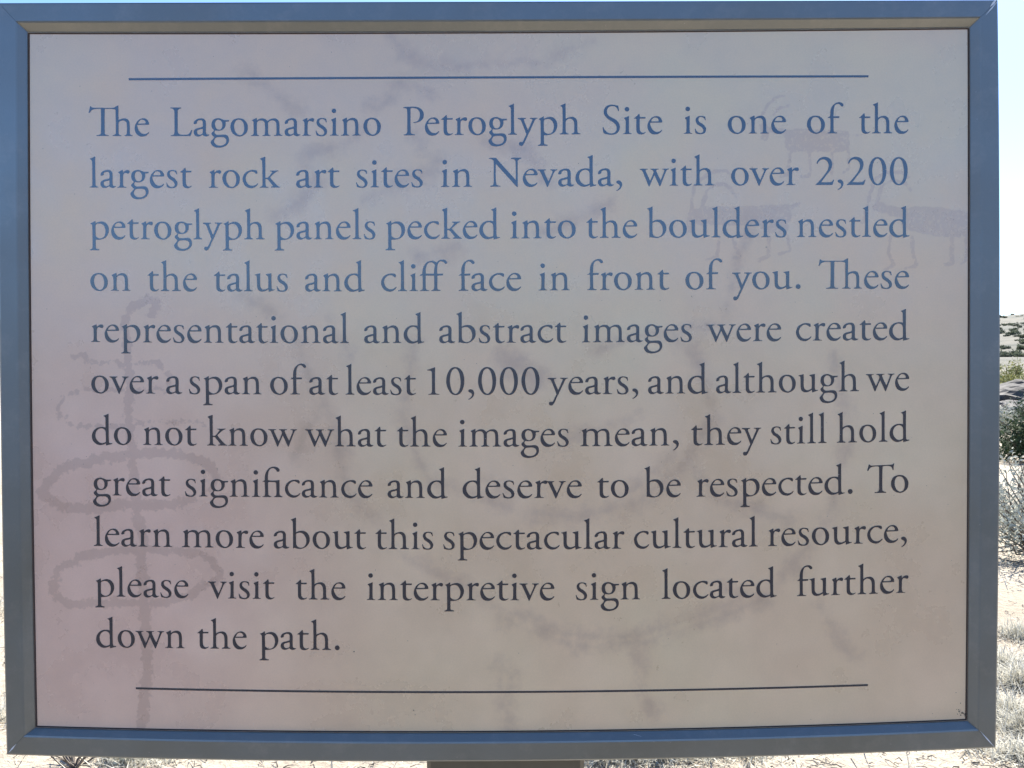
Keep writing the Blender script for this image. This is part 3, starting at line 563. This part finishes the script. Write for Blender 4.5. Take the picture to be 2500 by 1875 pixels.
def shrub_meshes(name, rad, h, nst, nleaf, lsz, rs, stemr=0.006, long=2.6):
    rnd = random.Random(rs); V, F, LV, LF = [], [], [], []
    tips = []
    for i in range(nst):
        a = rnd.uniform(0, 2*math.pi); e = rnd.uniform(0.15, 1.0)
        tip = Vector((math.cos(a)*rad*(1-e**2*0.9)**0.5*rnd.uniform(0.5, 1), math.sin(a)*rad*(1-e**2*0.9)**0.5*rnd.uniform(0.5, 1), h*e*rnd.uniform(0.75, 1)))
        pts = []; 
        for s in range(5):
            t = s/4; p = Vector((tip.x*t, tip.y*t, tip.z*t**0.8)); j = 0.06*rad*(t > 0)
            pts.append(p+Vector((rnd.uniform(-j, j), rnd.uniform(-j, j), rnd.uniform(-j, j))))
        tube(V, F, pts, stemr*rnd.uniform(0.7, 1.3), stemr*0.25)
        tips.append(pts)
    for i in range(nleaf):
        pts = tips[rnd.randrange(nst)]; s = rnd.uniform(1.6, 4); k = min(3, int(s)); t = s-k
        p = pts[k].lerp(pts[k+1], t)+Vector((rnd.gauss(0, 1), rnd.gauss(0, 1), rnd.gauss(0, 1)))*rad*0.07
        d = Vector((rnd.gauss(0, 1), rnd.gauss(0, 1), rnd.gauss(0.6, 1))).normalized(); n_ = d.orthogonal().normalized(); l = lsz*rnd.uniform(0.6, 1.4)
        b0 = len(LV); LV += [p-n_*l/long/2, p+d*l*0.5-n_*l/long/2, p+d*l, p+d*l*0.5+n_*l/long/2]; LF.append((b0, b0+1, b0+2, b0+3))
    return V, F, LV, LF
def shrub(name, loc_, rad, h, nst, nleaf, lsz, m_, rs, label, cat='shrub', group=None, stemr=0.006):
    V, F, LV, LF = shrub_meshes(name, rad, h, nst, nleaf, lsz, rs, stemr)
    z = hgt(*loc_); e = empty(name, (loc_[0], loc_[1], z-0.01)); tag(e, label, cat, group)
    mesh('stems', V, F, m_bark, e); mesh('foliage', LV, LF, m_, e); return e
def at(px, dist):          # ground point seen through column px of the photograph's frame, dist metres away
    a = math.atan((px-1250)/2083); return (0.0074+math.sin(a)*dist, -0.556+math.cos(a)*dist)
shrub('sagebrush', at(2570, 6.9), 0.85, 0.80, 90, 5200, 0.035, m_sage, 1, 'pale grey-green sagebrush with bare dark twigs right of the sign', stemr=0.008)
shrub('sagebrush', at(2478, 8.6), 0.5, 0.42, 40, 1800, 0.035, m_sage, 4, 'small pale sagebrush between the large sagebrush and the juniper')
shrub('juniper_shrub', at(2566, 14.6), 0.92, 1.05, 80, 9500, 0.07, m_jun, 2, 'dark green juniper shrub beyond the pale sagebrush right of the sign', stemr=0.015)
shrub('sagebrush', at(2462, 22), 0.9, 0.75, 40, 2000, 0.08, m_sage, 5, 'pale green shrub just below the rocks, right of the sign')
shrub('rabbitbrush', at(2455, 55), 2.0, 1.9, 40, 2500, 0.20, m_rab, 3, 'yellow-green bush close beside the frame edge, above the rocks', stemr=0.03)
shrub('rabbitbrush', at(2520, 50), 2.2, 1.7, 40, 2500, 0.20, m_rab, 6, 'yellow-green bush at the right edge of the picture, above the rocks', stemr=0.03)
shrub('sagebrush', at(318, 3.28), 0.16, 0.12, 30, 1500, 0.020, m_sage, 8, 'low grey-green plant below the left half of the frame', stemr=0.002)
def bare(px, dist, rs, label):
    rnd = random.Random(rs); V, F = [], []
    for i in range(16):
        a = rnd.uniform(0, 6.28); l = rnd.uniform(0.10, 0.26); pts = [Vector((0, 0, 0))]
        for s in range(4): pts.append(pts[-1]+Vector((math.cos(a)*l/4+rnd.uniform(-.02, .02), math.sin(a)*l/4+rnd.uniform(-.02, .02), l/4*rnd.uniform(0.5, 1.2))))
        tube(V, F, pts, 0.0045, 0.0015, 5)
    x, y = at(px, dist); e = mesh('dead_branches', V, F, m_bark); e.location = (x, y, hgt(x, y)-0.01); tag(e, label, 'twigs')
bare(175, 3.22, 3, 'dark bare twigs on the pale ground at the lower left corner')
bare(1475, 2.92, 5, 'dark bare twigs on the ground just right of the post')
bare(1590, 2.95, 6, 'tangle of thin twigs among the dry grass, farther right of the post')

# hillside shrubs: small dark dots
V, F, LV, LF = shrub_meshes('hill_shrub', 1.0, 0.9, 10, 260, 0.42, 11, 0.05)
mh = bpy.data.meshes.new('hill_shrub'); mh.from_pydata([tuple(v) for v in LV], [], LF); mh.materials.append(leafmat('hill_shrub_leaves', (0.07, 0.085, 0.055), (0.13, 0.14, 0.09)))
rnd = random.Random(21)
for i in range(120):
    px = rnd.uniform(2435, 2530) if i < 104 else rnd.uniform(-60, 14); d = 130*(3.8**rnd.random()); x, y = at(px, d)
    o = bpy.data.objects.new('hillside_shrub', mh); COL.objects.link(o); s = rnd.uniform(0.45, 1.1)
    o.location = (x, y, hgt(x, y)-0.1); o.scale = (s, s, s*0.8); o.rotation_euler.z = rnd.uniform(0, 6)
    tag(o, 'small dark shrub dotted on the pale far hillside beside the sign', 'shrub', 'shrubs dotted over the far hillside')

# rocks
mr_, g, b = mat('rock'); tx = N(g, 'ShaderNodeTexCoord'); nz = N(g, 'ShaderNodeTexNoise', Scale=2.2, Detail=8.0, Roughness=0.7); L(g, tx.outputs['Object'], nz.inputs['Vector'])
L(g, ramp(g, nz.outputs[0], [(0.35, (0.02, 0.019, 0.018)), (0.65, (0.10, 0.088, 0.075))]).outputs[0], b.inputs['Base Color']); b.inputs['Roughness'].default_value = 0.9
import bmesh
def rock(px, d, s, rs, label):
    bm = bmesh.new(); bmesh.ops.create_icosphere(bm, subdivisions=4, radius=1)
    for v in bm.verts:
        c = v.co.copy(); k = 1+0.45*noise.noise(c*1.1+Vector((rs*3.1, 0, 0)))+0.28*noise.noise(c*2.6+Vector((rs, 5, 0)))+0.14*abs(noise.noise(c*6+Vector((rs, 5, 3)))); v.co = Vector((c.x*k*1.5, c.y*k, c.z*k*0.6))
    me_ = bpy.data.meshes.new('rock'); bm.to_mesh(me_); bm.free(); me_.materials.append(mr_)
    x, y = at(px, d); o = bpy.data.objects.new('rock', me_); COL.objects.link(o); o.location = (x, y, hgt(x, y)+s*0.12); o.scale = (s,)*3; o.rotation_euler.z = rs*1.7
    tag(o, label, 'rock', 'dark basalt rocks right of the sign')
RL = [(2448, 31, .5, 'angular dark rock lying against the edge of the frame, left of the others'), (2476, 27.5, .42, 'tilted dark rock in front of the middle of the ledge'), (2508, 30, .5, 'dark rock at the far right below the highest rocks'), (2456, 36, .95, 'dark rock touching the frame edge, highest of the near ledge'), (2486, 33, .9, 'broad dark rock in the middle of the ledge right of the sign'), (2512, 35, .95, 'dark rock of the ledge at the right edge of the picture'), (2464, 29, .55, 'small dark rock below the ledge beside the frame'), (2496, 28, .6, 'low dark rock in front of the ledge at the far right'), (2472, 42, 1.0, 'rock at the back of the ledge under the yellow-green bushes')]
for i, (px, d, s, lb) in enumerate(RL): rock(px, d, s, i+1, lb)

# dry grass and litter on the ground (nobody could count it)
rnd = random.Random(5); V, F = [], []
def blade(x, y, l, lean, wd, lie):
    a = rnd.uniform(0, 6.283); z = hgt(x, y); dx, dy = math.cos(a), math.sin(a); px_, py_ = -dy*wd/2, dx*wd/2; b0 = len(V)
    for t in (0, 0.5, 1):
        h = 0.004+l*t*(math.cos(lean)*(1-0.35*t) if not lie else 0.05+0.02*rnd.random()); o = l*t*(math.sin(lean)*(1+0.4*t) if not lie else 1); k = 1-t*0.9
        V.append((x+dx*o+px_*k, y+dy*o+py_*k, z+h)); V.append((x+dx*o-px_*k, y+dy*o-py_*k, z+h))
    F.append((b0, b0+1, b0+3, b0+2)); F.append((b0+2, b0+3, b0+5, b0+4))
def tuft(px, d, n, r, l, lie=0.25):
    cx, cy = at(px, d)
    for i in range(n):
        rr0 = r*abs(rnd.gauss(0, 0.5)); a = rnd.uniform(0, 6.283)
        blade(cx+rr0*math.cos(a), cy+rr0*math.sin(a), l*rnd.uniform(0.4, 1.2), rnd.uniform(0.1, 1.1), rnd.uniform(0.002, 0.0055), rnd.random() < lie)
for px, d, n, r, l in ((1470, 2.90, 500, .10, .10), (1540, 2.93, 600, .12, .11), (1620, 2.95, 600, .14, .11), (1720, 3.0, 600, .16, .10), (1830, 3.02, 450, .16, .07), (290, 3.2, 350, .12, .08), (380, 3.15, 200, .12, .06), (2470, 3.75, 900, .12, .13), (2505, 3.6, 700, .12, .12), (2500, 4.15, 900, .16, .15), (2460, 4.4, 600, .14, .12), (2490, 4.9, 500, .18, .14), (2400, 3.35, 300, .2, .06), (2500, 3.35, 500, .12, .09), (-20, 3.8, 300, .2, .12), (-30, 5.5, 300, .3, .15), (2560, 8.1, 900, .6, .25), (2440, 9, 400, .4, .2)): tuft(px, d, n, r, l)
for i in range(9000):
    px = rnd.uniform(-120, 2620); d = 2.75+rnd.random()**1.6*5; x, y = at(px, d); blade(x, y, rnd.uniform(0.01, 0.05), 0.9, rnd.uniform(0.0012, 0.003), rnd.random() < 0.8)
for i in range(9000):
    a = rnd.uniform(0, 6.283); d = 1+rnd.random()*40; x, y = d*math.cos(a), d*math.sin(a)
    for k in range(2): blade(x+rnd.uniform(-.1, .1), y+rnd.uniform(-.1, .1), rnd.uniform(0.06, 0.2), rnd.uniform(0.1, 0.8), 0.006, False)
tag(mesh('dry_grass', V, F, m_straw), 'dry straw coloured grass and litter scattered on the pale ground', 'grass', kind='stuff')
V, F = [], []
mtw, g, b = mat('twig_litter'); b.inputs['Base Color'].default_value = (0.07, 0.06, 0.05, 1); b.inputs['Roughness'].default_value = 0.9
for i in range(2200):
    px = rnd.uniform(-120, 2620); d = 2.75+rnd.random()**1.5*4.5; x, y = at(px, d); a = rnd.uniform(0, 6.28); l = rnd.uniform(0.01, 0.06); z = hgt(x, y)
    tube(V, F, [Vector((x, y, z+0.004)), Vector((x+math.cos(a)*l*.5, y+math.sin(a)*l*.5, z+rnd.uniform(.006, .014))), Vector((x+math.cos(a+.3)*l, y+math.sin(a+.3)*l, z+0.004))], rnd.uniform(.0012, .0032), .0008, 3)
tag(mesh('twig_litter', V, F, mtw), 'small dark twigs scattered on the pale ground', 'twigs', kind='stuff')
